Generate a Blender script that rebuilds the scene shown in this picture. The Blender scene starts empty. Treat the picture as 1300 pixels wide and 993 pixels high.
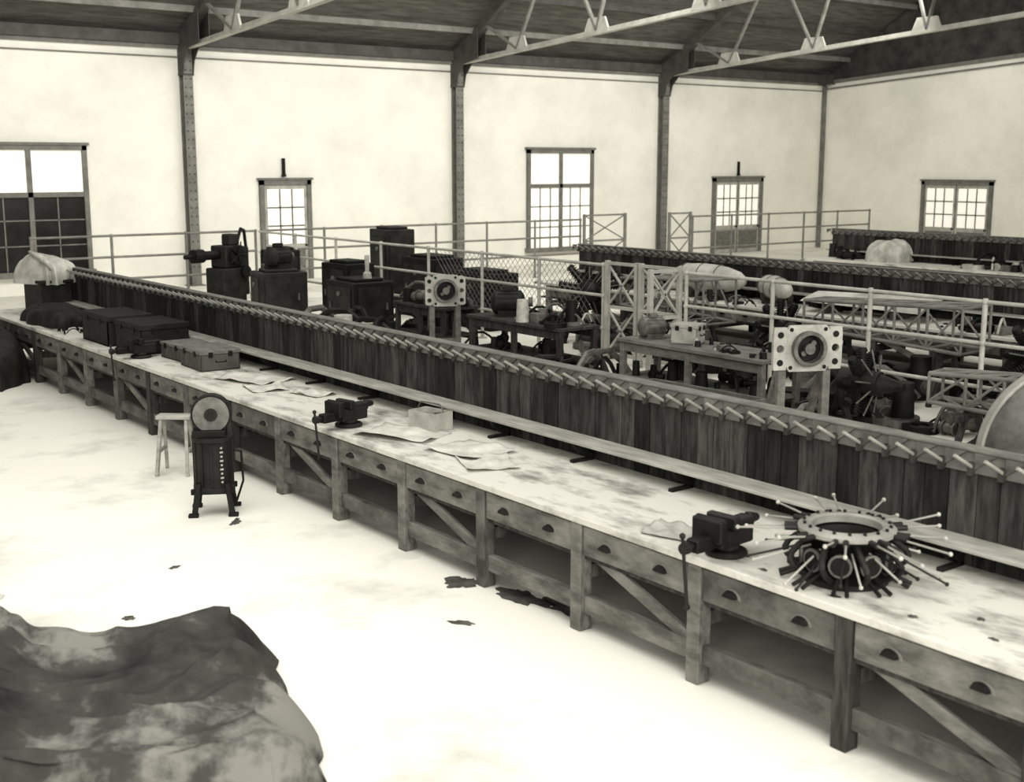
import bpy, bmesh, math, random
from mathutils import Vector, Matrix, Euler, noise
random.seed(7)
S = bpy.context.scene
S.view_settings.view_transform = 'Standard'
try:
    S.view_settings.look = 'Medium High Contrast'
except Exception as ex:
    print('look', ex)
COL = S.collection

# ---------------------------------------------------------------- materials
def mat(name, c1, c2=None, scale=4.0, rough=0.7, metal=0.0, stretch=(1,1,1), detail=6, lo=0.35, hi=0.65, bump=0.0, emit=0.0, c3=None):
    m = bpy.data.materials.new(name); m.use_nodes = True
    nt = m.node_tree; bs = nt.nodes['Principled BSDF']
    bs.inputs['Roughness'].default_value = rough
    bs.inputs['Metallic'].default_value = metal
    bs.inputs['Specular IOR Level'].default_value = .3
    c1 = (*c1, 1)
    if c2 is None:
        bs.inputs['Base Color'].default_value = c1
        src = None
    else:
        tc = nt.nodes.new('ShaderNodeTexCoord'); mp = nt.nodes.new('ShaderNodeMapping')
        mp.inputs['Scale'].default_value = stretch
        nz = nt.nodes.new('ShaderNodeTexNoise'); nz.inputs['Scale'].default_value = scale; nz.inputs['Detail'].default_value = detail
        nz.inputs['Roughness'].default_value = 0.65
        cr = nt.nodes.new('ShaderNodeValToRGB')
        cr.color_ramp.elements[0].position = lo; cr.color_ramp.elements[0].color = c1
        cr.color_ramp.elements[1].position = hi; cr.color_ramp.elements[1].color = (*c2, 1)
        if c3:
            e = cr.color_ramp.elements.new(hi + 0.08); e.color = (*c3, 1)
        nt.links.new(tc.outputs['Object'], mp.inputs['Vector']); nt.links.new(mp.outputs[0], nz.inputs['Vector'])
        nt.links.new(nz.outputs['Fac'], cr.inputs['Fac']); nt.links.new(cr.outputs[0], bs.inputs['Base Color'])
        if bump:
            bp = nt.nodes.new('ShaderNodeBump'); bp.inputs['Strength'].default_value = bump
            nt.links.new(nz.outputs['Fac'], bp.inputs['Height']); nt.links.new(bp.outputs[0], bs.inputs['Normal'])
        if emit:
            nt.links.new(cr.outputs[0], bs.inputs['Emission Color'])
    if emit:
        if c2 is None: bs.inputs['Emission Color'].default_value = c1
        bs.inputs['Emission Strength'].default_value = emit
    return m

def g(v, w=1.0):  # warm sepia grey
    return (v*1.02, v*1.0, v*(0.91 if w else 1))
M = {}
M['wall'] = mat('plaster_wall', g(.72), g(.84), 0.6, .9, lo=.3, hi=.6)
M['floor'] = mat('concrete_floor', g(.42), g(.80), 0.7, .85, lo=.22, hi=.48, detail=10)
M['ceil'] = mat('ceiling_boards', g(.09), g(.17), 1.2, .8, stretch=(1,8,1))
M['gable'] = mat('gable_boards', g(.04), g(.08), 2, .9)
M['steel'] = mat('painted_steel', g(.15), g(.24), 3, .6)
M['steeld'] = mat('painted_steel_dark', g(.06), g(.10), 3, .6)
M['steell'] = mat('painted_steel_light', g(.36), g(.52), 3, .6)
M['trim'] = mat('trim_paint', g(.15), g(.22), 4, .7)
M['pane'] = mat('window_pane_bright', g(.85), None, rough=.3, emit=.35)
M['paned'] = mat('window_pane_dark', g(.010), g(.03), 1.5, .3)
M['top'] = mat('bench_top_worn_wood', g(.14), g(.60), 3.0, .7, stretch=(1.5,.6,1), lo=.28, hi=.52, bump=.05, detail=10)
M['wA'] = mat('bench_wood_a', g(.06), g(.17), 3, .75, stretch=(6,1,1.4), bump=.1)
M['wB'] = mat('bench_wood_b', g(.09), g(.23), 3, .75, stretch=(6,1,3), bump=.1)
M['wC'] = mat('bench_wood_c', g(.03), g(.08), 3, .75, stretch=(6,6,1), bump=.1)
M['pA'] = mat('plank_a', g(.016), g(.06), 4, .8, stretch=(3,5,.8), bump=.1)
M['pB'] = mat('plank_b', g(.026), g(.095), 4, .8, stretch=(3,5,.8), bump=.1)
M['pC'] = mat('plank_c', g(.008), g(.03), 4, .8, stretch=(3,5,.8), bump=.1)
M['rail'] = mat('rail_wood', g(.12), g(.21), 4, .7, stretch=(3,1,3))
M['shelf'] = mat('shelf_wood', g(.26), g(.44), 4, .65, stretch=(3,.6,3))
M['peg'] = mat('peg_dowel', g(.20), g(.32), 4, .65)
M['black'] = mat('black_iron', g(.005), g(.014), 6, .6)
M['dark'] = mat('dark_machine', g(.010), g(.03), 4, .6)
M['mid'] = mat('grey_metal', g(.09), g(.20), 8, .5, metal=.2)
M['light'] = mat('light_metal', g(.38), g(.58), 8, .5, metal=.1)
M['pale'] = mat('pale_paint', g(.30), g(.48), 4, .6)
M['paper'] = mat('paper', g(.42), g(.62), 5, .9)
M['cloth'] = mat('white_cloth', g(.34), g(.62), 3, .95)
M['skin'] = mat('doped_fabric_skin', g(.30), g(.60), 1.5, .6)
M['tarp'] = mat('tarpaulin', g(.016), g(.06), 1.1, .8, lo=.36, hi=.55, c3=g(.20))
M['cowl'] = mat('weathered_alloy', g(.04), g(.16), 3.0, .6, lo=.35, hi=.65, detail=10)
M['box'] = mat('box_wood', g(.06), g(.12), 4, .7, stretch=(1,5,1))
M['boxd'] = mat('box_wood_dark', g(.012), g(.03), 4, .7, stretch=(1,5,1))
M['stain'] = mat('oil_stain', g(.05), g(.14), 6, .6)

# ---------------------------------------------------------------- builder
class B:
    def __init__(s, m='wA'):
        s.V=[]; s.F=[]; s.I=[]; s.ms=[]; s.X=Matrix(); s.use(m)
    def use(s, m):
        if m not in s.ms: s.ms.append(m)
        s.c = s.ms.index(m); return s
    def add(s, vs, fs):
        o=len(s.V); s.V += [tuple(s.X @ Vector(v)) for v in vs]
        for f in fs: s.F.append([i+o for i in f]); s.I.append(s.c)
    def box(s, c, sz, rot=None):
        x,y,z=[d/2 for d in sz]
        vs=[Vector((a*x,b*y,d*z)) for a in(-1,1) for b in(-1,1) for d in(-1,1)]
        if rot: R=Euler(rot).to_matrix(); vs=[R@v for v in vs]
        c=Vector(c); s.add([v+c for v in vs],[(0,1,3,2),(4,6,7,5),(0,4,5,1),(2,3,7,6),(0,2,6,4),(1,5,7,3)])
    def bx(s, x0,x1,y0,y1,z0,z1):
        s.box(((x0+x1)/2,(y0+y1)/2,(z0+z1)/2),(x1-x0,y1-y0,z1-z0))
    def frame(s,p0,p1,up=(0,0,1)):
        d=(Vector(p1)-Vector(p0)); n=d.normalized(); u=Vector(up)
        if abs(n.dot(u))>.98: u=Vector((1,0,0))
        a=n.cross(u).normalized(); b=a.cross(n); return n,a,b
    def beam(s,p0,p1,w,h,up=(0,0,1)):
        n,a,b=s.frame(p0,p1,up); p0=Vector(p0);p1=Vector(p1)
        vs=[p+a*i*w/2+b*j*h/2 for p in(p0,p1) for i,j in((-1,-1),(1,-1),(1,1),(-1,1))]
        s.add(vs,[(0,1,2,3),(7,6,5,4),(0,4,5,1),(1,5,6,2),(2,6,7,3),(3,7,4,0)])
    def cyl(s,p0,p1,r0,r1=None,n=12,cap=True):
        if r1 is None:r1=r0
        d,a,b=s.frame(p0,p1); p0=Vector(p0);p1=Vector(p1)
        vs=[]
        for p,r in((p0,r0),(p1,r1)):
            for i in range(n):
                t=2*math.pi*i/n; vs.append(p+a*r*math.cos(t)+b*r*math.sin(t))
        fs=[(i,(i+1)%n,n+(i+1)%n,n+i) for i in range(n)]
        if cap: fs+= [tuple(range(n))[::-1], tuple(range(n,2*n))]
        s.add(vs,fs)
    def tube(s,pts,r,n=8):
        for i in range(len(pts)-1): s.cyl(pts[i],pts[i+1],r,n=n)
        for p in pts[1:-1]: s.sph(p,r*1.02,6,4)
    def lathe(s,prof,n=24,X=None):
        X=X or Matrix(); vs=[]
        for r,z in prof:
            for i in range(n):
                t=2*math.pi*i/n; vs.append(X@Vector((r*math.cos(t),r*math.sin(t),z)))
        k=len(prof)
        s.add(vs,[(j*n+i,j*n+(i+1)%n,((j+1)%k)*n+(i+1)%n,((j+1)%k)*n+i) for j in range(k-1) for i in range(n)])
    def sph(s,c,r,n=12,m=8,sc=(1,1,1)):
        c=Vector(c); prof=[(max(1e-4,math.sin(math.pi*j/m)),-math.cos(math.pi*j/m)) for j in range(m+1)]
        s.lathe(prof,n,Matrix.Translation(c)@Matrix.Diagonal((r*sc[0],r*sc[1],r*sc[2],1)))
    def plate(s,w,h,r,th,X=None,n=32):
        X=X or Matrix(); vs=[]
        for y in(-th/2,th/2):
            for k in range(n):
                t=2*math.pi*(k+.5)/n; c,sn=math.cos(t),math.sin(t)
                q=min((w/2)/max(abs(c),1e-6),(h/2)/max(abs(sn),1e-6))
                vs.append(X@Vector((c*q,y,sn*q)))
            for k in range(n):
                t=2*math.pi*(k+.5)/n; vs.append(X@Vector((r*math.cos(t),y,r*math.sin(t))))
        fs=[]
        for k in range(n):
            k2=(k+1)%n
            fs+=[(k,k2,n+k2,n+k),(2*n+k,3*n+k,3*n+k2,2*n+k2),(n+k,n+k2,3*n+k2,3*n+k),(k,2*n+k,2*n+k2,k2)]
        s.add(vs,fs)
    def obj(s,name,parent=None,loc=(0,0,0),rz=0,bevel=0,smooth=False):
        me=bpy.data.meshes.new(name); me.from_pydata(s.V,[],s.F)
        for m in s.ms: me.materials.append(M[m])
        me.polygons.foreach_set('material_index',s.I)
        bm=bmesh.new(); bm.from_mesh(me); bmesh.ops.recalc_face_normals(bm,faces=bm.faces); bm.to_mesh(me); bm.free()
        if smooth:
            me.shade_smooth(); me.set_sharp_from_angle(angle=math.radians(38))
        o=bpy.data.objects.new(name,me); COL.objects.link(o)
        o.location=loc; o.rotation_euler=(0,0,rz)
        if parent: o.parent=parent
        if bevel:
            b=o.modifiers.new('bevel','BEVEL'); b.width=bevel; b.segments=1; b.limit_method='ANGLE'
        return o
def empty(name,loc=(0,0,0),rz=0):
    e=bpy.data.objects.new(name,None); e.empty_display_size=.2; COL.objects.link(e); e.location=loc; e.rotation_euler=(0,0,rz); return e
def copy_group(e,name,loc,rz=0):
    n=empty(name,loc,rz)
    for c in e.children:
        k=c.copy(); COL.objects.link(k); k.parent=n
    return n
def drape(name,m,loc,size,rz=0,seed=0,k=.06,parent=None,n=72,mm=26,sq=.7):
    """cloth thrown over a rounded load: smooth crown, vertical folds growing toward the hem"""
    b=B(m); sx,sy,sz=size; vs=[]
    for j in range(mm+1):
        s_=j/mm   # 0 hem .. 1 crown
        ph=math.pi*.5*s_
        for i in range(n):
            t=2*math.pi*i/n; c,sn=math.cos(t),math.sin(t)
            r=math.cos(ph)**.45 if s_<1 else 0
            fold=1+k*(1-s_)*2*math.sin(t*7+seed+2*math.sin(t*3+seed))
            dx=math.copysign(abs(c)**sq,c)*sx/2*r*fold; dy=math.copysign(abs(sn)**sq,sn)*sy/2*r*fold
            z=sz*math.sin(ph)**.75*(1+.3*noise.noise(Vector((dx*2.2/sx+seed,dy*3/sy,seed))))
            z+=.05*abs(noise.noise(Vector((dx*7,dy*5,seed))))*s_
            vs.append((dx,dy,max(0,z)))
    b.add(vs,[(j*n+i,j*n+(i+1)%n,(j+1)*n+(i+1)%n,(j+1)*n+i) for j in range(mm) for i in range(n)])
    return b.obj(name,parent=parent,loc=loc,rz=rz,smooth=True)

# ================================================================= ROOM
XL,XR,YB,YF=-8.0,38.8,31.7,-4.0
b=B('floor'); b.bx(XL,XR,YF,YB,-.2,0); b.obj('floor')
b=B('wall'); b.bx(XL,XR+.3,YB,YB+.3,0,6.3); b.obj('wall_back')
def chord(y): return 6.1+.062*(31.5-y) if y>14 else 6.1+.062*(y+3.5)
def roofz(y): return 6.55+.58*(31.7-y) if y>14 else 6.55+.58*(y+3.7)
b=B('wall'); x0,x1=XR,XR+.3
ys=[YB,14,YF]; vs=[]
for x in(x0,x1):
    vs+=[(x,YB,0),(x,YB,6.2),(x,14,7.28),(x,YF,6.2),(x,YF,0)]
b.add(vs,[(0,1,2,3,4),(5,9,8,7,6),(0,5,6,1),(1,6,7,2),(2,7,8,3),(3,8,9,4),(4,9,5,0)])
b.obj('wall_right')
b=B('gable'); vs=[]
for x in(x0+.02,x1):
    vs+=[(x,YB,6.2),(x,YB,6.5),(x,14,16.8),(x,YF,6.4),(x,YF,6.2),(x,14,7.28)]
b.add(vs,[(0,1,2,5),(5,2,3,4),(6,11,8,7),(11,10,9,8),(0,6,7,1),(1,7,8,2),(2,8,9,3),(3,9,10,4)])
b.obj('trim_gable')
b=B('ceil')
n=(XL,XR+.3)
for ya,yb in((YB+.3,14),(14,YF-.3)):
    za=6.55 ; zb=16.82
    p=[(ya,za-.1) if ya!=14 else (14,zb),(yb,zb) if yb==14 else (yb,za-.1)]
    vs=[(x,y,z+d) for x in n for (y,z) in p for d in(0,.12)]
    b.add(vs,[(0,1,3,2),(4,6,7,5),(0,4,5,1),(2,3,7,6),(0,2,6,4),(1,5,7,3)])
b.obj('ceiling')
b=B('trim'); b.bx(XL,XR,YB-.08,YB,6.12,6.22); b.use('steeld'); b.bx(XL,XR,YB-.16,YB,6.22,6.5)
b.use('trim'); b.bx(XL,XR,YB-.06,YB-.0,5.90,5.93)
b.obj('trim_1')
b=B('trim'); b.beam((XR-.05,YB,6.22),(XR-.05,14,7.3),.1,.12); b.beam((XR-.05,YB,5.98),(XR-.05,14,7.06),.08,.05); b.obj('trim_2')
b=B('steeld')
for k in range(12):
    y=30.6-k*1.4; b.use('steel' if k%2==0 else 'steeld'); b.bx(XL,XR,y-.05,y+.05,roofz(y)-.26,roofz(y)-.1)
b.obj('roof_purlin')
CX=[13.2-8.53*2,13.2-8.53,13.2,21.73,30.26]
def column():
    e=empty('steel_column')
    b=B('steel')
    b.bx(-.13,.13,-.03,0,0,6.1); b.bx(-.13,.13,-.28,-.25,0,6.1); b.bx(-.012,.012,-.25,-.03,0,6.1)
    b.bx(-.22,.22,-.34,0,0,.03)
    b.use('steeld')
    z=.3
    while z<6:
        for x in(-.07,.07): b.cyl((x,-.28,z),(x,-.295,z),.022,n=8)
        z+=.22
    b.obj('column_shaft',e)
    b=B('steeld'); 
    for x in(-.14,.14):
        vs=[(x+d,y,z) for d in(-.01,.01) for (y,z) in((0,5.45),(-.3,5.45),(-.4,5.8),(-.7,6.1),(-1.4,6.22),(-1.4,7.1),(0,6.45))]
        m=7; b.add(vs,[tuple(range(m)),tuple(range(m,2*m))[::-1]]+[(i,(i+1)%m,m+(i+1)%m,m+i) for i in range(m)])
    b.bx(-.16,.16,-.3,0,5.45,5.49)
    b.obj('knee_gusset',e); return e
def truss():
    e=empty('roof_truss')
    lo=B('steell'); up=B('steeld'); we=B('steel')
    for sgn in(1,-1):
        Y=lambda y: y if sgn==1 else 28-y
        lo.beam((0,Y(31.4),chord(31.4)),(0,Y(14),chord(14.01)),.17,.03)
        lo.beam((-.0,Y(31.4),chord(31.4)+.06),(0,Y(14),chord(14.01)+.06),.03,.12)
        up.beam((0,Y(31.6),roofz(31.6)-.3),(0,Y(14),roofz(14.01)-.3),.24,.22)
        pts=[28.6,25.2,21.3,17.6]
        for i,y in enumerate(pts):
            c=chord(y)
            vs=[(d,Y(y)+u,c+v) for d in(-.03,.03) for u,v in((-.5,.02),(.5,.02),(.32,.42),(-.32,.42))]
            lo.add(vs,[(0,1,2,3),(7,6,5,4),(0,4,5,1),(1,5,6,2),(2,6,7,3),(3,7,4,0)])
            for dy in(-1.5,1.5):
                y2=y+dy
                if y2<31 and y2>14: we.beam((0,Y(y),chord(y)+.1),(0,Y(y2),roofz(y2)-.35),.10,.06)
    lo.obj('lower_chord',e); up.obj('upper_chord',e); we.obj('web_members',e); return e
col=column(); col.location=(CX[0],YB,0)
tr=truss(); tr.location=(CX[0],0,0)
for x in CX[1:]:
    copy_group(col,'steel_column',(x,YB,0)); copy_group(tr,'roof_truss',(x,0,0))
b=B('steel'); b.bx(XR-.14,XR-.01,YB-.14,YB-.01,0,6.1); b.use('steeld'); b.bx(XR-.5,XR-.01,YB-.5,YB-.01,6.15,6.5); b.obj('trim_3')

def window(name,w,h,cols,rows_top,rows_bot,split,loc,rz=0,dark_bot=False,center=True):
    e=empty(name,loc,rz); f=B('trim'); t=.12
    f.bx(0,t,-.1,0,0,h); f.bx(w-t,w,-.1,0,0,h); f.bx(0,w,-.1,0,h-t,h); f.bx(-.05,w+.05,-.16,0,-.06,.08)
    f.bx(-.06,w+.06,-.13,0,h,h+.07)
    f.bx(t,w-t,-.09,0,split-.06,split+.06)
    if center: f.bx(w/2-.06,w/2+.06,-.09,0,0,h)
    f.obj('frame',e)
    p=B('pane'); p.bx(t,w-t,-.03,-.005,split,h-t)
    if dark_bot: p.use('paned')
    p.bx(t,w-t,-.03,-.005,.08,split); p.obj('panes',e)
    q=B('steel' if dark_bot else 'rail')
    for side in range(2 if center else 1):
        xa=t+(w/2-t)*side if center else t; ww=(w-2*t)/(2 if center else 1)
        for k in range(1,cols): 
            x=xa+ww*k/cols
            q.bx(x-.016,x+.016,-.05,-.03,.08,split)
        for k in range(1,rows_bot):
            z=.08+(split-.08)*k/rows_bot; q.bx(xa,xa+ww,-.05,-.03,z-.016,z+.016)
        for k in range(1,rows_top):
            z=split+(h-t-split)*k/rows_top; q.bx(xa,xa+ww,-.05,-.03,z-.016,z+.016)
    q.obj('muntins',e); return e
window('window_1',2.85,3.15,2,1,3,1.95,(7.68,YB,.5),dark_bot=True)
window('window_2',2.75,3.2,3,1,3,2.05,(24.45,YB,.45))
def door(name,w,h,leaves,loc,rz=0):
    e=empty(name,loc,rz); f=B('trim'); t=.13
    f.bx(0,t,-.1,0,0,h); f.bx(w-t,w,-.1,0,0,h); f.bx(0,w,-.1,0,h-t,h); f.bx(-.05,w+.05,-.13,0,h,h+.06); f.obj('frame',e)
    d=B('pale'); d.bx(t,w-t,-.05,-.01,0.01,h-t)
    p=B('pane'); q=B('rail'); lw=(w-2*t)/leaves
    for k in range(leaves):
        xa=t+lw*k
        q.bx(xa-.012,xa+.012,-.075,-.05,.01,h-t)
        for (z0,z1) in ((.15,.85),(1.0,h-t-.12)):
            (p if z0>.9 else q).bx(xa+.1,xa+lw-.1,-.06,-.05,z0,z1)
        for i in range(1,3):
            x=xa+.1+(lw-.2)*i/3; q.bx(x-.02,x+.02,-.075,-.06,1.0,h-t-.12)
            z=1.0+(h-t-1.12)*i/3; q.bx(xa+.1,xa+lw-.1,-.075,-.06,z-.02,z+.02)
        q.use('black'); q.cyl((xa+lw-.07,-.05,.95),(xa+lw-.07,-.12,.95),.03); q.use('rail')
    d.obj('leaf',e); p.obj('panes',e); q.obj('muntins',e); return e
door('door_1',1.57,2.76,1,(15.2,YB,0))
door('door_2',2.6,2.7,2,(32.85,YB,0))
door('door_3',2.8,2.6,2,(XR,27.1,0),-math.pi/2)
for p in((15.95,YB-.02,2.85),(34.15,YB-.02,2.78)):
    b=B('black'); b.bx(-.04,.04,-.06,0,0,.5); b.bx(-.06,.06,-.07,0,.0,.06); b.obj('lamp_bracket',loc=p)

# ================================================================= WORKBENCH
P=1.135; L0,L1=.55,21.5; H=.825
bench=empty('workbench',(5.3,0,0))
b=B('top'); b.bx(0,2.44,L0,L1,H-.05,H); 
b.obj('tabletop',bench,bevel=.006)
lg=B('wA'); dr=B('wB'); hd=B('black'); rl=B('wA'); br=B('wB')
for k in range(-4,15):
    y=5.18+P*k
    for x,s in((.06,1),(2.38,-1)):
        lg.use(random.choice(['wA','wC','wB'])); lg.bx(x-.055,x+.055,y-.055,y+.055,0,H-.05)
    rl.use('wA'); rl.bx(.115,2.325,y-.03,y+.03,.36,.46)
    rl.bx(.115,2.325,y-.03,y+.03,H-.17,H-.05)
    if k<14:
        ya,yb=y+.055,y+P-.055
        for x in(.07,2.37):
            rl.use(random.choice(['wA','wB'])); rl.bx(x-.03,x+.03,ya,yb,.13,.26)
            if k%2==0:
                pa=(x,yb,.60); pb=(x,ya,.25)
                br.beam(pa,pb,.035,.085)
        for sx in(1,-1):
            xc=.035 if sx==1 else 2.405
            dr.use(random.choice(['wB','wB','wA'])); 
            dr.box((xc,(ya+yb)/2,H-.05-.115),(.03,yb-ya-.02,.205))
            dr.use('wC'); dr.box((xc+sx*.03,(ya+yb)/2,H-.05-.13),(.04,yb-ya,.25))
            for f in(.24,.76):
                yy=ya+(yb-ya)*f; X=xc-sx*.015
                n=10
                for rr0,rr1,dep,mm_ in((.075,.07,-.006*sx,'rail'),(.058,.046,-.035*sx,'black')):
                    hd.use(mm_); vs=[]
                    for q,(rr,dx) in enumerate(((rr0,0),(rr1,dep))):
                        for i in range(n+1):
                            t=math.pi*i/n; vs.append((X+dx,yy+rr*math.cos(t),H-.178+rr*math.sin(t)*.75-(.006 if mm_=='rail' else 0)))
                    m=n+1
                    hd.add(vs,[tuple(range(m)),tuple(range(m,2*m))]+[(i,(i+1)%m,m+(i+1)%m,m+i) for i in range(m)])
lg.obj('legs',bench,bevel=.006); dr.obj('drawers',bench,bevel=.004); hd.obj('drawer_pulls',bench); rl.obj('lower_rails',bench,bevel=.005); br.obj('braces',bench,bevel=.004)
b=B('wC'); b.bx(.1,2.34,L0+.1,L1-.1,H-.33,H-.30); b.obj('drawer_bottoms',bench)
b=B('pA'); y=L0
while y<L1-.05:
    w=random.choice([.15,.16,.17,.19]); b.use(random.choice(['pA','pB','pC','pA']))
    b.bx(1.19+random.uniform(-.003,.003),1.22,y+.003,min(y+w-.004,L1),H,1.42); y+=w
b.use('pC'); b.bx(1.215,1.225,L0,L1,H,1.42)
b.obj('rack_planks',bench)
b=B('rail'); b.bx(1.17,1.25,L0,L1,1.40,1.53); b.use('rail'); b.bx(1.15,1.27,L0,L1,1.53,1.55)
b.obj('rack_rail',bench,bevel=.005)
b=B('peg'); y=L0+.1
while y<L1-.05:
    b.use('peg'); b.cyl((1.17,y,1.43),(1.02,y+.045,1.525),.0115,n=8)
    b.use('wC')   # dark block behind every peg, modelled in place of its shadow
    vs=[(x,y+u,z) for x in(1.14,1.17) for u,z in((-.02,1.47),(.035,1.47),(.035,1.39),(.0,1.39))]
    b.add(vs,[(0,1,2,3),(7,6,5,4),(0,4,5,1),(1,5,6,2),(2,6,7,3),(3,7,4,0)])
    b.use('wA')
    vs=[(x,y+u,z) for x in(1.145,1.17) for u,z in((.05,1.53),(.19,1.53),(.19,1.43))]
    b.add(vs,[(0,1,2),(5,4,3),(0,3,4,1),(1,4,5,2),(2,5,3,0)])
    y+=.2
b.obj('pegs',bench)
b=B('shelf'); b.bx(.95,1.19,L0,L1,.985,1.01); b.obj('shelf',bench,bevel=.004)
b=B('pC')
for k in range(-3,15):
    y=5.18+P*k+.06
    if y>L1-.1: continue
    vs=[(x,y+d,z) for d in(-.02,.02) for x,z in((1.18,.985),(.97,.985),(1.0,.93),(1.18,H))]
    b.add(vs,[(0,1,2,3),(7,6,5,4),(0,4,5,1),(1,5,6,2),(2,6,7,3),(3,7,4,0)])
    b.box((1.07,y,H+.012),(.22,.04,.024))
b.obj('shelf_brackets',bench)
copy_group(bench,'workbench',(15.75,-1.35,0))
copy_group(bench,'workbench',(25.2,-.4,0))

# ================================================================= items on bench 1
T=H
def vise(loc,rz,sc=1):
    e=empty('bench_vise',loc,rz); e.scale=(sc,sc,sc)
    b=B('dark'); b.cyl((0,0,0),(0,0,.03),.11,n=20); b.cyl((0,0,.03),(0,0,.06),.07,n=16)
    b.box((.03,0,.10),(.26,.11,.10)); b.box((.10,0,.15),(.16,.09,.06)); b.cyl((.17,0,.16),(.26,0,.15),.035,.02,n=12)
    b.box((-.03,0,.185),(.05,.19,.07)); b.obj('body',e,bevel=.008)
    b=B('black'); b.box((-.17,0,.10),(.22,.08,.07)); b.box((-.14,0,.16),(.06,.19,.12)); b.box((-.13,0,.21),(.03,.19,.03)); b.obj('moving_jaw',e,bevel=.008)
    b=B('dark'); b.cyl((-.34,0,.10),(-.1,0,.10),.017); b.cyl((-.35,0,.10),(-.31,0,.10),.03)
    b.cyl((-.33,-.02,-.2),(-.33,.02,.16),.009); b.sph((-.33,-.02,-.2),.016); b.sph((-.33,.02,.16),.016); b.obj('screw_handle',e,smooth=True)
    return e
vise((5.5,5.10,T),.1,1.2); vise((5.54,9.85,T),.2,1.15); vise((5.52,15.0,T),.1,1.15)
def crate(name,loc,sz,rz,m='box',lid=True):
    e=empty(name,loc,rz); x,y,z=sz; b=B(m); t=.02
    b.bx(-x/2,x/2,-y/2,-y/2+t,0,z*.8); b.bx(-x/2,x/2,y/2-t,y/2,0,z*.8); b.bx(-x/2,-x/2+t,-y/2,y/2,0,z*.8); b.bx(x/2-t,x/2,-y/2,y/2,0,z*.8); b.bx(-x/2,x/2,-y/2,y/2,0,t)
    b.obj('case',e,bevel=.004)
    b=B(m if m!='box' else 'rail'); b.bx(-x/2-.008,x/2+.008,-y/2-.008,y/2+.008,z*.81,z); b.obj('lid',e,bevel=.005)
    b=B('black')
    for s in(-1,1):
        b.box((-x/2-.012,s*y*.25,z*.8),(.012,.05,.06)); b.box((s*x*.25,-y/2-.012,z*.8),(.05,.012,.06))
    b.tube([(-.06,-y/2-.01,z*.5),(-.06,-y/2-.04,z*.45),(.06,-y/2-.04,z*.45),(.06,-y/2-.01,z*.5)],.006)
    b.obj('fittings',e); return e
crate('wooden_chest',(5.82,16.65,T),(.62,1.0,.40),0,'boxd'); crate('wooden_chest',(5.9,15.6,T),(.64,.85,.38),.03,'boxd')
crate('wooden_box',(5.97,14.62,T),(.42,.6,.2),.05,'box'); crate('wooden_box',(5.92,13.82,T),(.48,.66,.24),-.04,'box')
def sheet(name,loc,sx,sy,rz,m='paper',curl=.03,seed=0):
    b=B(m); n=14; vs=[]
    for i in range(n+1):
        for j in range(n+1):
            u,v=i/n-.5,j/n-.5
            q=noise.noise(Vector((u*3+seed,v*3,seed)))
            vs.append((u*sx*(1+.1*q),v*sy*(1+.08*q),.004+curl*max(0,q+.1)+curl*1.2*max(0,abs(u)*2-.8)))
    b.add(vs,[(i*(n+1)+j,(i+1)*(n+1)+j,(i+1)*(n+1)+j+1,i*(n+1)+j+1) for i in range(n) for j in range(n)])
    o=b.obj(name,loc=loc,rz=rz,smooth=True); s=o.modifiers.new('s','SOLIDIFY'); s.thickness=.002; s.offset=1; return o
for i,(x,y,sx,sy,rz) in enumerate([(5.95,12.7,.55,.8,.3),(5.8,12.1,.4,.5,-.2),(6.05,11.5,.3,.45,.2),(5.75,9.25,.5,.75,.4),(5.85,8.35,.5,.6,.1),(5.7,7.9,.42,.5,-.4)]):
    sheet('paper_sheet',(x,y,T),sx,sy,rz,'paper',.05,i*3.1)
sheet('rag',(5.55,5.62,T),.3,.34,.3,'pale',.05,5)
sheet('rag',(2.1,9.4,0),.3,.34,.9,'paper',.06,17)
e=empty('metal_tin',(6.08,9.3,T),.2); b=B('pale'); x,y,z=.22,.34,.17
for s in(-1,1): b.bx(s*x/2-.004,s*x/2+.004,-y/2,y/2,0,z); b.bx(-x/2,x/2,s*y/2-.004,s*y/2+.004,0,z)
b.bx(-x/2,x/2,-y/2,y/2,0,.006); b.obj('tin_body',e); b=B('mid'); b.tube([(0,-y/2,z),(0,-y/2+.05,z+.07),(0,y/2-.05,z+.07),(0,y/2,z)],.006); b.cyl((.03,-.08,.0),(.03,-.08,.15),.045,n=14); b.cyl((-.03,.06,.0),(-.03,.06,.14),.05,n=14); b.obj('tin_contents',e,smooth=True)

# radial engine crankcase with rods
e=empty('radial_engine_crankcase',(5.72,4.37,T),.2); e.scale=(1.04,1.04,1.04)
b=B('dark')
b.lathe([(.24,0),(.24,.03),(.19,.05),(.19,.24),(.20,.26),(.17,.26),(.16,.05),(.16,0),(.24,0)],36)
for k in range(9):
    a=2*math.pi*k/9; d=Vector((math.cos(a),math.sin(a),0))
    b.use('dark'); b.cyl(d*.17+Vector((0,0,.14)),d*.235+Vector((0,0,.14)),.062,n=16)
    b.use('mid'); b.cyl(d*.235+Vector((0,0,.14)),d*.25+Vector((0,0,.14)),.066,n=16)
    b.use('black'); b.cyl(d*.25+Vector((0,0,.14)),d*.253+Vector((0,0,.14)),.052,n=16)
b.obj('crankcase',e,smooth=True)
b=B('peg'); b.lathe([(.19,.27),(.25,.27),(.27,.28),(.27,.30),(.25,.315),(.205,.32),(.19,.31),(.19,.27)],48)
for k in range(18):
    a=2*math.pi*(k+.5)/18; b.use('dark'); b.cyl((.235*math.cos(a),.235*math.sin(a),.315),(.235*math.cos(a),.235*math.sin(a),.33),.01,n=6)
b.use('black'); b.lathe([(.19,.26),(.19,.05),(.18,.05),(.18,.26),(.19,.26)],36)
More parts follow.
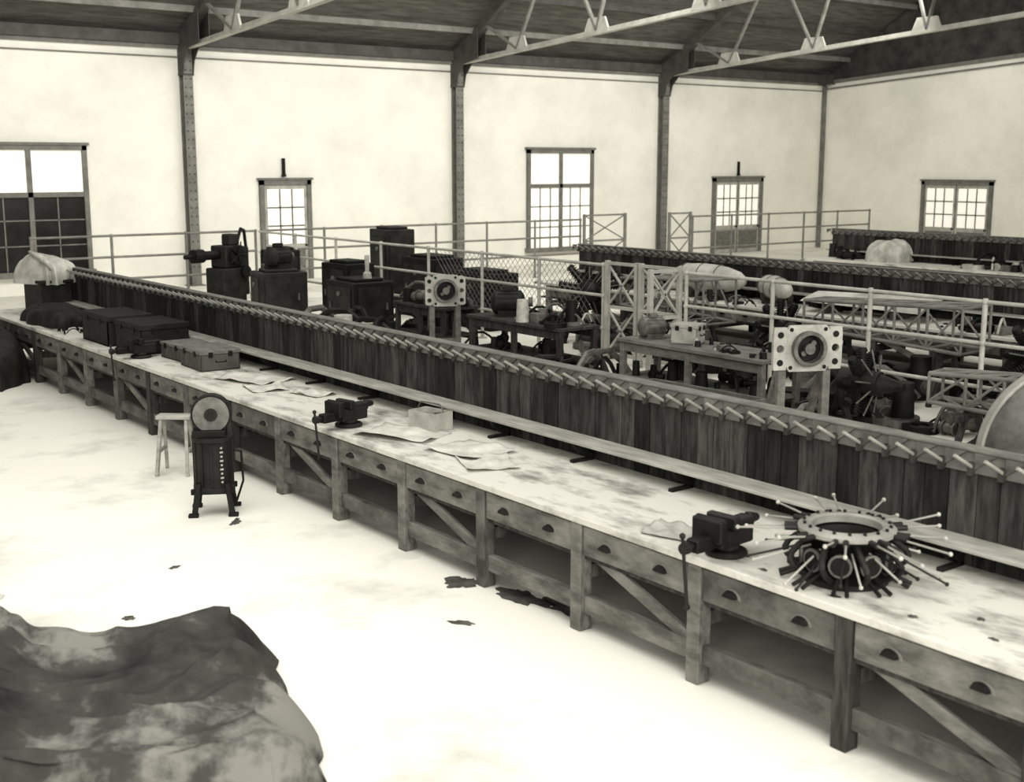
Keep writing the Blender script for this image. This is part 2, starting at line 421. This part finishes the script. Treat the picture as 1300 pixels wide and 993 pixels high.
b.obj('nose_ring',e,smooth=True)
b=B('light')
for k in range(9):
    for s in(-.1,.1):
        a=2*math.pi*k/9+s; c,sn=math.cos(a),math.sin(a)
        r1=.56+.04*math.sin(k*2.3+s*8); z1=.29+.04*math.sin(k*1.7+s*9)
        b.use('peg'); b.cyl((.26*c,.26*sn,.285),(r1*c,r1*sn,z1),.0065,n=8); b.use('pale'); b.sph((r1*c,r1*sn,z1),.013,8,6)
        b.use('dark'); b.cyl((.26*c,.26*sn,.285),(.34*c,.34*sn,.286),.017,n=8)
        a2=a+.17; c,sn=math.cos(a2),math.sin(a2); r2=.5+.07*math.cos(k*3.1+s*20); z2=.10+.05*math.sin(k*2+s*30)
        b.use('dark' if (k+(s>0))%2 else 'pale'); b.cyl((.2*c,.2*sn,.2),(r2*c,r2*sn,z2),.0065,n=8); b.sph((r2*c,r2*sn,z2),.012,8,6)
        a3=a+.05; c,sn=math.cos(a3),math.sin(a3); b.use('dark'); b.cyl((.18*c,.18*sn,.08),(.36*c,.36*sn,.015),.012,n=8)
b.obj('push_rods',e,smooth=True)
b=B('dark')
for k in range(9):
    a=2*math.pi*(k+.5)/9
    pts=[]
    for q in range(7):
        t=q/6; rr=.22+.12*math.sin(math.pi*t); z=.25-.22*t; aa=a+.2*t; pts.append((rr*math.cos(aa),rr*math.sin(aa),z))
    b.tube(pts,.018,8)
b.obj('induction_pipes',e,smooth=True)
# ================================================================= grinder, stool
e=empty('portable_grindstone',(4.55,10.65,0),-.5)
b=B('dark'); b.lathe([(.001,.22),(.19,.22),(.19,.26),(.175,.27),(.175,.68),(.19,.69),(.19,.73),(.001,.73)],28)
for k in range(12):
    a=2*math.pi*k/12; b.box((.178*math.cos(a),.178*math.sin(a),.475),(.012,.02,.4),(0,0,a))
b.obj('motor_body',e,smooth=True)
b=B('black')
for sx in(-1,1):
    for sy in(-1,1):
        b.beam((.13*sx,.13*sy,.3),(.17*sx,.17*sy,0.02),.05,.05); b.box((.18*sx,.18*sy,.015),(.09,.07,.03))
b.bx(-.2,.2,-.15,-.11,.2,.25); b.bx(-.2,.2,.11,.15,.2,.25)
b.box((-.02,0,.76),(.3,.26,.06)); b.box((.1,.06,.85),(.06,.05,.2)); b.box((-.1,.06,.85),(.06,.05,.2))
b.tube([(.19,-.05,.6),(.26,-.05,.58),(.27,-.05,.3),(.2,-.05,.1)],.012)
b.obj('frame',e,bevel=.006)
b=B('rail'); b.cyl((0,-.05,.93),(0,.01,.93),.165,n=32); b.use('dark'); b.cyl((0,-.09,.93),(0,.12,.93),.02); b.cyl((0,-.065,.93),(0,.03,.93),.06,n=20)
b.obj('stone_wheel',e,smooth=True)
b=B('dark'); b.lathe([(.17,-.07),(.185,-.07),(.185,.03),(.17,.03),(.17,-.07)],28,Matrix.Translation((0,0,.93))@Matrix.Rotation(math.pi/2,4,'X'))
b.obj('wheel_guard',e,smooth=True)
b=B('pale')
for i in range(9): b.box((.09,-.165,.64-i*.04),(.02+.012*(i%2),.004,.018),(0,0,.5))
b.obj('label_plate',e)
e=empty('wooden_trestle',(4.85,12.3,0),.9); b=B('shelf'); b.box((0,0,.6),(.16,.36,.04))
for sx in(-1,1):
    for sy in(-1,1): b.beam((.05*sx,.13*sy,.58),(.18*sx,.16*sy,0),.035,.04)
for sy in(-1,1): b.beam((-.12,.15*sy,.25),(.12,.15*sy,.25),.03,.04)
b.obj('frame',e,bevel=.004)

def stain(loc,sx,sy,rz,seed):
    b=B('stain'); n=60; vs=[(0,0,.003)]
    for i in range(n):
        a=2*math.pi*i/n; r=1+.6*noise.fractal(Vector((math.cos(a)*1.4+seed,math.sin(a)*1.4,seed)),1,2,3); vs.append((r*sx*math.cos(a),r*sy*math.sin(a),.003))
    b.add(vs,[(0,i+1,(i+1)%n+1) for i in range(n)]); return b.obj('oil_stain',loc=loc,rz=rz)
for i,q in enumerate([(5.25,7.6,.14,.12,.4),(5.42,7.05,.12,.25,0),(5.55,6.7,.1,.2,0),(3.6,9.3,.05,.03,.3),(2.6,15.5,.08,.04,.2),(4.55,10.2,.1,.04,.9),(4.75,6.9,.04,.09,.5),(2.9,8.4,.04,.05,.1)]):
    stain(q[:2]+(0,),q[2],q[3],q[4],i*2.7)
for i,q in enumerate([(5.5,3.75,.02,.03),(5.75,3.5,.03,.02),(5.55,3.3,.03,.02),(5.9,3.2,.02,.03),(5.45,4.75,.02,.03),(5.42,4.2,.02,.03),(6.05,3.3,.03,.05)]):
    stain(q[:2]+(T,),q[2],q[3],i*.7,i*1.9+30)

# ================================================================= tarp in foreground
b=B('tarp'); n=170; m=130; vs=[]
for i in range(n+1):
    for j in range(m+1):
        u=-1+2*i/n; v=-1+2*j/m
        x=u*1.5; y=v*1.15
        ed=min(1,(1-abs(u))*5)*min(1,(1-abs(v))*5)
        h=1.05 if u<-.5 else 1.05-.60*(lambda t:t*t*(3-2*t))(min(1,(u+.5)/.7))
        p=Vector((x*.9+y*.5,y*.9-x*.4,3))
        w_=noise.noise(p*.9)*1.0
        # pulled creases: sharp ridges radiating down from the high left corner
        ang=math.atan2(y+1.6,x+2.2)*7+w_*1.4
        r_=abs(noise.noise(Vector((ang,(x+y)*.35,7))))
        f2=abs(noise.noise(Vector((x*1.0-y*1.2+w_*1.5,y*2.8+x*1.2,11))))
        f3=abs(noise.noise(Vector((ang*2.2,(x-y)*.9,17))))
        z=h*(max(0,ed)**.5)*(.90+.2*noise.noise(p*.8))+(.24*(.35-r_)+.12*(.3-f2)+.06*(.3-f3))*min(1,ed*1.5)
        x+=.1*noise.noise(p*1.7)+.05*math.sin(y*9+x*2)*(abs(u)>.8); y+=.1*noise.noise(p*1.7+Vector((9,9,9)))+.05*math.sin(x*9)*(abs(v)>.8)
        vs.append((x,y,max(z,.004)))
b.add(vs,[(i*(m+1)+j,(i+1)*(m+1)+j,(i+1)*(m+1)+j+1,i*(m+1)+j+1) for i in range(n) for j in range(m)])
b.obj('canvas_tarpaulin',loc=(1.55,6.40,0),rz=math.radians(-18.7),smooth=True)

# ================================================================= railings
def rail_x(name,xa,xb,y,posts,hh=1.6,wire=False):
    e=empty(name,(xa,y,0)); L=xb-xa
    b=B('steel')
    for z in(hh,1.12,.62): b.cyl((0,0,z),(L,0,z),.028,n=10)
    b.obj('rails',e,smooth=True); b=B('steel')
    for k in range(posts+1):
        x=L*k/posts; b.cyl((x,0,0),(x,0,hh+.03),.032,n=10); b.cyl((x,0,0),(x,0,.02),.08,n=12); b.sph((x,0,hh),.045,10,6); b.sph((x,0,1.12),.042,10,6)
    b.obj('posts',e,smooth=True); return e
rail_x('guard_railing',8.0,13.3,28.0,3); rail_x('guard_railing',13.5,23.6,28.0,6)
rail_x('guard_railing',27.8,36.5,27.6,5)
def gate(name,loc,w,rz,m='steell',hh=1.6):
    e=empty(name,loc,rz); b=B(m)
    for x in(0,w): b.box((x,0,hh/2),(.07,.07,hh))
    for z in(.15,hh*.55,hh-.04): b.beam((0,0,z),(w,0,z),.05,.05)
    b.obj('gate_frame',e); b=B(m)
    for z0,z1 in((.15,hh*.55),(hh*.55,hh-.04)):
        b.beam((0,0,z0),(w,0,z1),.03,.03); b.beam((w,0,z0),(0,0,z1),.03,.03)
    b.obj('gate_braces',e); return e
gate('lattice_gate',(23.75,28,0),1.6,0,'steel',1.75); gate('lattice_gate',(26.8,27.6,0),.9,0,'steel',1.75)
e=empty('guard_railing',(13.4,0,0))
b=B('steell')
segs=[(4.0,13.4),(15.3,28.0)]
for a,c in segs:
    for z in(1.58,1.08,.55): b.cyl((0,a,z),(0,c,z),.026,n=10)
b.obj('rails',e,smooth=True); b=B('steell')
for y in[5.05,6.7,8.4,10.05,11.7,13.4,15.3,17.0,18.7,20.5,22.3,24.2,26.1]:
    b.cyl((0,y,0),(0,y,1.62),.032,n=10); b.cyl((0,y,0),(0,y,.02),.09,n=12)
    for z in(1.58,1.08,.55): b.sph((0,y,z),.045,10,6)
b.obj('posts',e,smooth=True)
b=B('steel')
for a,c in((15.3,20.5),):
    y=a
    while y<c-1.0:
        b.cyl((0,y,.55),(0,y+1.0,1.55),.005,n=4,cap=False); b.cyl((0,y+1.0,.55),(0,y,1.55),.005,n=4,cap=False); y+=.14
b.obj('wire_mesh',e)
gate('lattice_gate',(13.4,13.55,0),.85,math.pi/2,'steell',1.66); gate('lattice_gate',(13.4,14.5,0),.7,math.pi/2,'steell',1.66)
gate('lattice_gate',(12.75,13.5,0),.6,0,'steell',1.66)

# ================================================================= stands, tables, machines
def stand(loc,rz,w,h,zc,m='light'):
    e=empty('engine_test_stand',loc,rz)
    b=B(m); X=Matrix.Translation((0,0,zc)); b.plate(w*.62,h,h*.30,.05,X)
    for sx in(-1,1):
        b.plate(w*.2,h*.92,w*.055,.05,Matrix.Translation((sx*w*.405,0,zc)))
    b.use('black')
    for sx in(-1,1):
        for sz in(-1,1): b.cyl((sx*w*.25,-.03,zc+sz*h*.41),(sx*w*.25,.03,zc+sz*h*.41),.022,n=12)
        for sz in(-1,1): b.cyl((sx*w*.405,-.03,zc+sz*h*.3),(sx*w*.405,.03,zc+sz*h*.3),.035,n=12)
    b.obj('bearer_plate',e)
    b=B('mid'); b.lathe([(h*.30,-.08),(h*.38,-.08),(h*.38,.0),(h*.30,.0),(h*.30,-.08)],32,X@Matrix.Rotation(math.pi/2,4,'X')@Matrix.Translation((0,0,.1)))
    b.use('black'); b.cyl((0,-.02,zc),(0,.35,zc),h*.29,h*.2,n=24); b.use('mid'); b.cyl((0,-.09,zc),(0,-.02,zc),.06,n=14)
    b.cyl((.05,-.06,zc+.06),(.05,-.02,zc+.06),.03,n=10); b.cyl((-.06,-.06,zc-.05),(-.06,-.02,zc-.05),.03,n=10)
    b.obj('hub',e,smooth=True)
    b=B('rail')
    for sx in(-1,1):
        b.box((sx*w*.33,.08,(zc-h*.5)/2+.15),(.09,.09,zc-h*.5+.3)); b.box((sx*w*.33,.2,.05),(.1,1.0,.1))
        b.beam((sx*w*.33,.6,.1),(sx*w*.33,.12,zc-h*.4),.07,.07)
    b.box((0,.08,.3),(w*.7,.07,.1)); b.obj('trestle',e,bevel=.006); return e
stand((10.5,8.66,0),-.45,.78,.5,1.25,'pale'); stand((11.4,16.95,0),-.45,.66,.52,1.15,'pale')
def parts(name,loc,sx,sy,n,seed,rz=0,big=.12,ms=('dark','mid','black','dark','rail','light')):
    random.seed(seed); b=B('dark')
    for i in range(n):
        b.use(random.choice(ms)); x=random.uniform(-sx/2,sx/2); y=random.uniform(-sy/2,sy/2); k=random.random(); r=random.uniform(.3,1)*big
        a=random.uniform(0,math.pi); d=Vector((math.cos(a),math.sin(a),0))
        if k<.25: b.cyl((x,y,0),(x,y,r*random.uniform(.5,2.4)),r*.6,r*.5,n=14)
        elif k<.5:
            l=r*random.uniform(1,3); c=Vector((x,y,r*.55)); b.cyl(c-d*l/2,c+d*l/2,r*.4,n=12); b.cyl(c-d*l*.5,c-d*l*.42,r*.5,n=12); b.cyl(c+d*l*.2,c+d*l*.28,r*.55,n=12)
        elif k<.65: b.lathe([(r*.5,0),(r,0),(r,r*.4),(r*.5,r*.4),(r*.5,0)],18,Matrix.Translation((x,y,0)))
        elif k<.8: b.box((x,y,r*.4),(r*1.6,r,r*.8),(0,0,a))
        else:
            pts=[]
            for q in range(6):
                t=q/5; pts.append((x+d.x*(t-.5)*r*4,y+d.y*(t-.5)*r*4,r*.2+math.sin(math.pi*t)*r*1.4))
            b.tube(pts,r*.14,7)
    return b.obj(name,loc=loc,rz=rz,smooth=True)
def table(name,loc,sx,sy,h,m='rail',shelf=True):
    e=empty(name,loc); b=B(m); b.bx(-sx/2,sx/2,-sy/2,sy/2,h-.05,h); b.obj('top',e,bevel=.005); b=B(m)
    for x in(-1,1):
        for y in(-1,0,1): b.box((x*(sx/2-.07),y*(sy/2-.07),(h-.05)/2),(.08,.08,h-.05))
        b.box((x*(sx/2-.07),0,h-.12),(.04,sy-.2,.12)); b.box((x*(sx/2-.07),0,.22),(.04,sy-.2,.07))
    if shelf: b.box((0,0,.27),(sx-.1,sy-.1,.03))
    b.obj('legs',e,bevel=.005); return e
table('work_table',(11.9,15.3,0),.8,2.4,.8,'wC'); table('work_table',(12.0,11.6,0),.8,2.7,.8,'rail')
parts('engine_parts',(11.9,14.8,.8),.6,1.2,26,3,big=.18); parts('engine_parts',(12.0,11.0,.8),.6,1.4,20,4,big=.1)
parts('engine_parts',(12.0,11.6,.285),.6,2.4,20,5,big=.17,ms=('dark','black')); parts('engine_parts',(11.9,15.4,.285),.6,2.2,20,6,big=.17,ms=('dark','black'))
def motor(loc,rz,s=1,m='dark'):
    e=empty('electric_motor',loc,rz); e.scale=(s,s,s); b=B(m); R=Matrix.Translation((0,0,.2))@Matrix.Rotation(math.pi/2,4,'Y')
    b.lathe([(.001,-.24),(.1,-.24),(.16,-.2),(.17,-.19),(.17,.19),(.16,.2),(.1,.24),(.001,.24)],24,R)
    for k in range(14):
        a=2*math.pi*k/14; b.box((0,0.172*math.cos(a),.2+.172*math.sin(a)),(.3,.012,.012),(a,0,0))
    b.box((0,0,.02),(.36,.3,.04)); b.box((0,-.1,.07),(.3,.05,.1)); b.box((0,.1,.07),(.3,.05,.1)); b.box((0,0,.4),(.14,.12,.07)); b.obj('housing',e,smooth=True)
    b=B('mid'); b.cyl((.24,0,.2),(.36,0,.2),.02); b.cyl((.3,0,.2),(.36,0,.2),.07,n=20); b.obj('shaft_pulley',e,smooth=True); return e
motor((11.9,15.9,.8),-.6,1.1); motor((11.95,12.6,.8),-.3,.8,'mid')
crate('parts_box',(12.0,11.95,.8),(.3,.38,.27),.4,'pale')
def cabinet(loc,sz,rz,m='dark'):
    e=empty('switchgear_cabinet',loc,rz); x,y,z=sz; b=B(m); b.box((0,0,z/2),sz); b.box((0,0,z+.03),(x*.7,y*.7,.06)); b.box((0,0,.04),(x+.06,y+.06,.08)); b.obj('case',e,bevel=.015)
    b=B('dark')
    b.box((-x/2-.01,0,z*.55),(.02,y*.8,z*.7)); b.box((0,-y/2-.01,z*.55),(x*.8,.02,z*.7)); b.use('mid')
    b.cyl((-x/2-.02,0,z*.75),(-x/2-.05,0,z*.75),.05,n=16); b.box((-x/2-.03,y*.3,z*.5),(.03,.03,.14)); b.box((x*.3,-y/2-.03,z*.5),(.03,.03,.14)); b.obj('door_panels',e); return e
cabinet((11.7,23.6,0),(1.0,.8,1.0),-.2); cabinet((12.4,24.9,0),(.7,.7,1.35),-.2,'black'); cabinet((12.3,21.3,0),(.9,1.1,.95),0,'black')
cabinet((14.9,24.3,0),(.7,.9,1.75),-.1); cabinet((14.6,22.2,0),(.8,1.2,1.25),0,'black'); cabinet((14.4,20.0,0),(.7,1.3,1.1),0,'black'); cabinet((12.75,22.55,0),(.7,.9,1.2),.1,'black')
motor((11.7,23.6,1.06),.4,1.2); 
b=B('shelf'); b.lathe([(.001,0),(.09,0),(.08,.1),(.04,.14),(.05,.42),(.03,.45),(.001,.45)],18); b.obj('insulator_post',loc=(12.3,21.0,1.01),smooth=True)
e=empty('boring_machine',(11.5,26.2,0),.35)
b=B('dark'); b.box((.25,0,.45),(.7,.6,.9)); b.box((.3,0,1.15),(.55,.5,.5)); b.box((.42,0,1.52),(.3,.3,.26)); b.box((.1,.0,.06),(1.3,.8,.12)); b.box((.75,.1,.8),(.3,.4,1.1)); b.obj('bed_and_head',e,bevel=.03)
b=B('black'); b.cyl((.05,0,1.2),(-.75,0,1.2),.10,n=18); b.cyl((-.45,0,1.2),(-.72,0,1.2),.15,n=18); b.cyl((-.75,0,1.2),(-.95,0,1.2),.05,n=12)
b.cyl((.3,-.26,1.2),(.3,-.34,1.2),.2,n=24); b.cyl((.55,-.26,.8),(.55,-.36,.8),.14,n=20)
for k in range(5):
    a=2*math.pi*k/5; b.cyl((.3,-.36,1.2),(.3+.3*math.cos(a),-.36,1.2+.3*math.sin(a)),.014,n=8)
b.tube([(.6,0,1.4),(.75,0,1.75),(.95,.1,1.7),(1.0,.1,1.3)],.035); b.obj('spindle_and_wheels',e,smooth=True)
def radial(name,loc,rz,R=.6,zc=1.1,ny=9,m='dark'):
    e=empty(name,loc,rz); b=B(m); C=Vector((0,0,zc))
    b.cyl(C+Vector((0,-.25,0)),C+Vector((0,.25,0)),R*.36,n=24); b.cyl(C+Vector((0,-.55,0)),C+Vector((0,-.25,0)),R*.1,R*.3,n=20)
    for k in range(ny):
        a=2*math.pi*k/ny+.17; d=Vector((math.cos(a),0,math.sin(a)))
        b.use(m); b.cyl(C+d*R*.34,C+d*R*.9,R*.11,n=14)
        for q in range(6): b.cyl(C+d*R*(.42+.08*q),C+d*R*(.435+.08*q),R*.17,n=14)
        b.use('black'); b.cyl(C+d*R*.9,C+d*R,R*.15,R*.11,n=12)
        o=Vector((0,-.12,0)); b.use('mid'); b.cyl(C+d*R*.3+o*1.6,C+d*R*.97+o,.012,n=6)
    b.obj('engine',e,smooth=True)
    b=B('dark')
    for s in(-1,1):
        b.beam((s*.45,.6,0.03),(s*.12,.25,zc),.07,.07); b.beam((s*.45,-.15,0.03),(s*.15,.2,zc-.1),.07,.07); b.beam((s*.45,-.3,.04),(s*.45,.8,.04),.08,.08)
    b.beam((-.45,.6,.3),(.45,.6,.3),.06,.06); b.obj('stand',e); return e
radial('radial_engine',(11.4,6.6,0),.3,.5,.75); radial('radial_engine',(14.7,17.2,0),-.6,.55,.95)
radial('radial_engine',(14.6,8.4,0),-.4,.5,.8); radial('radial_engine',(12.3,9.3,0),.2,.42,.6); radial('radial_engine',(14.5,12.5,0),-.2,.45,.75)
def fuselage(loc,rz,L=3.0,w=.7,h=.7,z0=.5,m='steel'):
    e=empty('fuselage_frame',loc,rz); b=B(m); n=5
    def P_(i,a,c):
        t=i/n; s=1-.35*t; return Vector((a*w/2*s,-L/2+L*t,z0+h*.5+c*h/2*s))
    for i in range(n+1):
        q=[P_(i,a,c) for a,c in((-1,-1),(1,-1),(1,1),(-1,1))]
        for k in range(4):
            b.cyl(q[k],q[(k+1)%4],.02,n=8)
            if i<n:
                a,c=[(-1,-1),(1,-1),(1,1),(-1,1)][k]; b.cyl(q[k],P_(i+1,a,c),.026,n=8)
                a2,c2=[(-1,-1),(1,-1),(1,1),(-1,1)][(k+1)%4]; b.cyl(q[k],P_(i+1,a2,c2),.016,n=8)
    b.obj('tube_frame',e); b=B('wC')
    for y in(-L*.35,L*.3):
        for s in(-1,1): b.beam((s*.4,y,0),(s*.1,y,z0+.03),.06,.06)
        b.box((0,y,z0-.03),(.8,.07,.07))
    b.obj('trestle',e); return e
fuselage((14.6,10.6,0),.05,2.6,.7,.6,.75,'steel'); fuselage((14.5,14.8,0),-.05,2.2,.7,.7,.7,'steel'); fuselage((14.6,6.4,0),.1,2.4,.6,.7,.6,'steel')
fuselage((12.5,7.2,0),.15,2.2,.55,.5,.45,'steel')
def nacelle(loc,L,r,rz):
    e=empty('engine_nacelle',loc,rz); b=B('skin')
    X=Matrix.Translation((0,0,r+.09))@Matrix.Rotation(math.pi/2,4,'X')
    prof=[(.45,-.5),(.7,-.47),(.92,-.35),(1.0,-.15),(.98,.05),(.85,.25),(.6,.42),(.3,.5),(.02,.52)]
    b.lathe([(q*r,z*L) for q,z in prof],32,X); b.use('black'); b.lathe([(.001,-.44*L),(.45*r,-.46*L),(.45*r,-.5*L)],32,X)
    b.use('mid')
    for z,q in((-.36,.93),(-.1,1.0),(.15,.925)): b.lathe([(q*r+.004,z*L-.01),(q*r+.012,z*L),(q*r+.0,z*L+.01)],32,X)
    b.obj('skin',e,smooth=True); b=B('wC')
    for y in(-.25,.2):
        b.box((0,y*L,.05),(r*1.6,.08,.1)); b.box((r*.7,y*L,.12),(.1,.08,.14)); b.box((-r*.7,y*L,.12),(.1,.08,.14))
    b.obj('cradle',e); return e
nacelle((16.3,15.7,T),1.5,.26,.1); nacelle((16.35,14.2,T),1.1,.2,-.5)
def wing(loc,rz,L=2.0,c=.75,tilt=.2):
    e=empty('tailplane_section',loc,rz); b=B('skin'); n=12; secs=6; vs=[]
    for i in range(secs+1):
        t=i/secs; cc=c*(1-.35*t)
        for k in range(n*2):
            u=k/n if k<n else 2-k/n
            th=.5*(math.sqrt(max(0,u))*.30-u*.13-u*u*.35*.5+.0*u)*.45*cc*(1 if k<n else -.6)
            if u>=.999: th=0
            vs.append(((u-.4)*cc,-L/2+L*t,.12+th+(u-.4)*cc*tilt+.1))
    m_=2*n
    b.add(vs,[(i*m_+k,i*m_+(k+1)%m_,(i+1)*m_+(k+1)%m_,(i+1)*m_+k) for i in range(secs) for k in range(m_)]+[tuple(range(m_)),tuple(range(secs*m_,secs*m_+m_))])
    b.obj('covered_surface',e,smooth=True); b=B('wC')
    for y in(-.6,.6): b.box((0,y,.07),(.5,.06,.14))
    b.obj('support_blocks',e); return e
wing((16.3,12.3,T),.1,2.2,.8,.25); wing((16.2,8.4,T),-.1,1.6,.7,.2)
parts('engine_parts',(16.35,17.8,T),.8,2.0,34,11,big=.22); parts('engine_parts',(16.1,10.3,T),.6,1.2,18,12,big=.14); parts('engine_parts',(16.2,6.3,T),.7,2.0,30,13,big=.16)
parts('engine_parts',(16.7,13.3,T),.3,.8,14,14,big=.2,ms=('dark','black')); parts('engine_parts',(15.95,14.9,T),.3,1.4,14,15,big=.1,ms=('dark','black','mid'))
drape('dust_sheet','cloth',(25.95,19.0,T),(.8,1.1,.5),0,21); parts('engine_parts',(25.9,20.4,T),.8,1.0,12,19,big=.25,ms=('dark','black'))
parts('engine_parts',(25.9,15.5,T),.8,2.6,30,29,big=.26,ms=('dark','light','mid','black'))
def trough(loc,sx,sy,h,rz,m='rail'):
    e=empty('parts_tray',loc,rz); b=B(m); t=.03
    b.bx(-sx/2,sx/2,-sy/2,-sy/2+t,0,h); b.bx(-sx/2,sx/2,sy/2-t,sy/2,0,h); b.bx(-sx/2,-sx/2+t,-sy/2,sy/2,0,h); b.bx(sx/2-t,sx/2,-sy/2,sy/2,0,h); b.use('black'); b.bx(-sx/2,sx/2,-sy/2,sy/2,0,.03); b.obj('tray',e,bevel=.005); return e
trough((11.0,10.9,0),.7,1.9,.4,.05); trough((10.7,7.2,0),.6,1.5,.35,.1,'pale'); trough((9.9,6.3,0),.35,1.9,.25,.2,'shelf')
parts('engine_parts',(11.0,10.9,.03),.5,1.6,12,41,big=.2); parts('engine_parts',(10.9,9.4,0),1.2,1.0,22,42,big=.28,ms=('dark','black','mid')); parts('engine_parts',(9.8,9.6,0),.8,1.4,10,43,big=.2)
parts('engine_parts',(11.6,13.6,0),1.2,.7,22,44,big=.38,ms=('dark','black','mid')); parts('engine_parts',(10.7,15,0),.8,2.4,26,45,big=.32,ms=('dark','black','mid')); parts('engine_parts',(11.8,5.0,0),1.8,1.6,34,46,big=.4,ms=('dark','black','mid','light'))
parts('engine_parts',(13.0,9.0,0),.4,4,34,48,big=.34,ms=('dark','black','mid')); parts('engine_parts',(14.5,13.2,0),1.2,1.2,20,49,big=.4,ms=('dark','black')); parts('engine_parts',(14.5,8.5,0),1.2,5,50,50,big=.36,ms=('dark','black','mid'))
parts('engine_parts',(14.5,11.5,0),1.4,3,30,55,big=.36,ms=('dark','black','rail')); parts('engine_parts',(14.5,15.5,0),1.4,2.4,30,56,big=.42,ms=('dark','black','mid'))
parts('engine_parts',(9.4,12.5,0),1.0,2.5,20,51,big=.3,ms=('dark','black')); parts('engine_parts',(10.6,18.5,0),1.2,3.0,34,52,big=.42,ms=('dark','black','mid','light')); parts('engine_parts',(12.6,19.8,0),1.0,1.2,16,53,big=.4,ms=('dark','black'))
table('work_table',(12.1,18.3,0),.8,1.6,.78,'wC'); parts('engine_parts',(12.1,18.3,.78),.6,1.4,24,47,big=.22,ms=('dark','black','mid'))
# cowling on back half of bench 1
e=empty('engine_cowling',(7.26,3.84,1.42),math.radians(-38))
b=B('cowl'); R=Matrix.Rotation(math.pi/2,4,'X')
b.lathe([(.001,.13),(.2,.125),(.40,.10),(.50,.07),(.56,.02),(.585,-.04),(.585,-.10),(.57,-.10),(.57,-.04),(.5,.04),(.3,.09),(.001,.11)],56,R)
b.obj('cowl_skin',e,smooth=True); b=B('peg'); b.lathe([(.578,-.03),(.60,-.03),(.605,-.08),(.60,-.12),(.578,-.12),(.578,-.03)],56,R)
b.obj('rim_band',e,smooth=True)
b=B('wC'); b.box((0,.0,-.57),(.5,.3,.05)); b.box((.18,0,-.5),(.1,.3,.12)); b.box((-.18,0,-.5),(.1,.3,.12)); b.obj('cradle',e)
# far-left end of bench
e=empty('covered_instrument_case',(6.1,20.6,T),.1); b=B('dark'); b.box((0,0,.25),(.5,.7,.5)); b.box((0,0,.52),(.56,.76,.05)); b.obj('case',e,bevel=.01)
b=B('pale'); b.box((-.08,-.12,.80),(.42,.62,.05),(.25,.75,.1)); b.box((.12,.2,.76),(.4,.5,.28),(.1,.3,.3)); b.obj('sheet_metal_covers',e,bevel=.02)
drape('cloth_cover','cloth',(0,.02,.48),(.62,.9,.42),.3,51,.09,parent=e,sq=.5)
drape('dark_filler_bundle','boxd',(5.75,19.2,T),(.7,1.6,.25),0,54)
drape('dark_filler_bundle','boxd',(4.85,19.9,0),(.8,3.0,.75),0,57)  # dark bundle added to stand in for shade along the bench front
parts('hand_tools',(5.75,17.9,T),.6,.7,14,61,big=.1,ms=('dark','black'))

# ================================================================= light, world, camera
w=bpy.data.worlds.new('world'); S.world=w; w.use_nodes=True; bg=w.node_tree.nodes['Background']; bg.inputs[0].default_value=(1,.985,.94,1); bg.inputs[1].default_value=.42
def area(name,loc,target,sx,sy,e):
    l=bpy.data.lights.new(name,'AREA'); l.shape='RECTANGLE'; l.size=sx; l.size_y=sy; l.energy=e; l.color=(1,.985,.93)
    o=bpy.data.objects.new(name,l); COL.objects.link(o); o.location=loc; o.rotation_euler=(Vector(target)-Vector(loc)).to_track_quat('-Z','Y').to_euler(); return o
area('skylight_front',(2,9,9.5),(2.5,9,0),8,8,720)
area('skylight_middle',(16,16,12),(16,18,0),24,8,1350)
area('skylight_back',(19,22,8.6),(19,31.7,2.5),34,3,1300)
area('window_light',(8,-3,5),(20,31,3.5),24,5,2150)
cam=bpy.data.cameras.new('camera'); co=bpy.data.objects.new('camera',cam); COL.objects.link(co)
cam.sensor_width=36; cam.lens=36*1578/1300; co.location=(0,0,3.2)
co.rotation_euler=(math.radians(90-10.36),0,math.radians(-37.0)); cam.clip_end=200
cam.dof.use_dof=True; cam.dof.focus_distance=13; cam.dof.aperture_fstop=2.2
S.camera=co
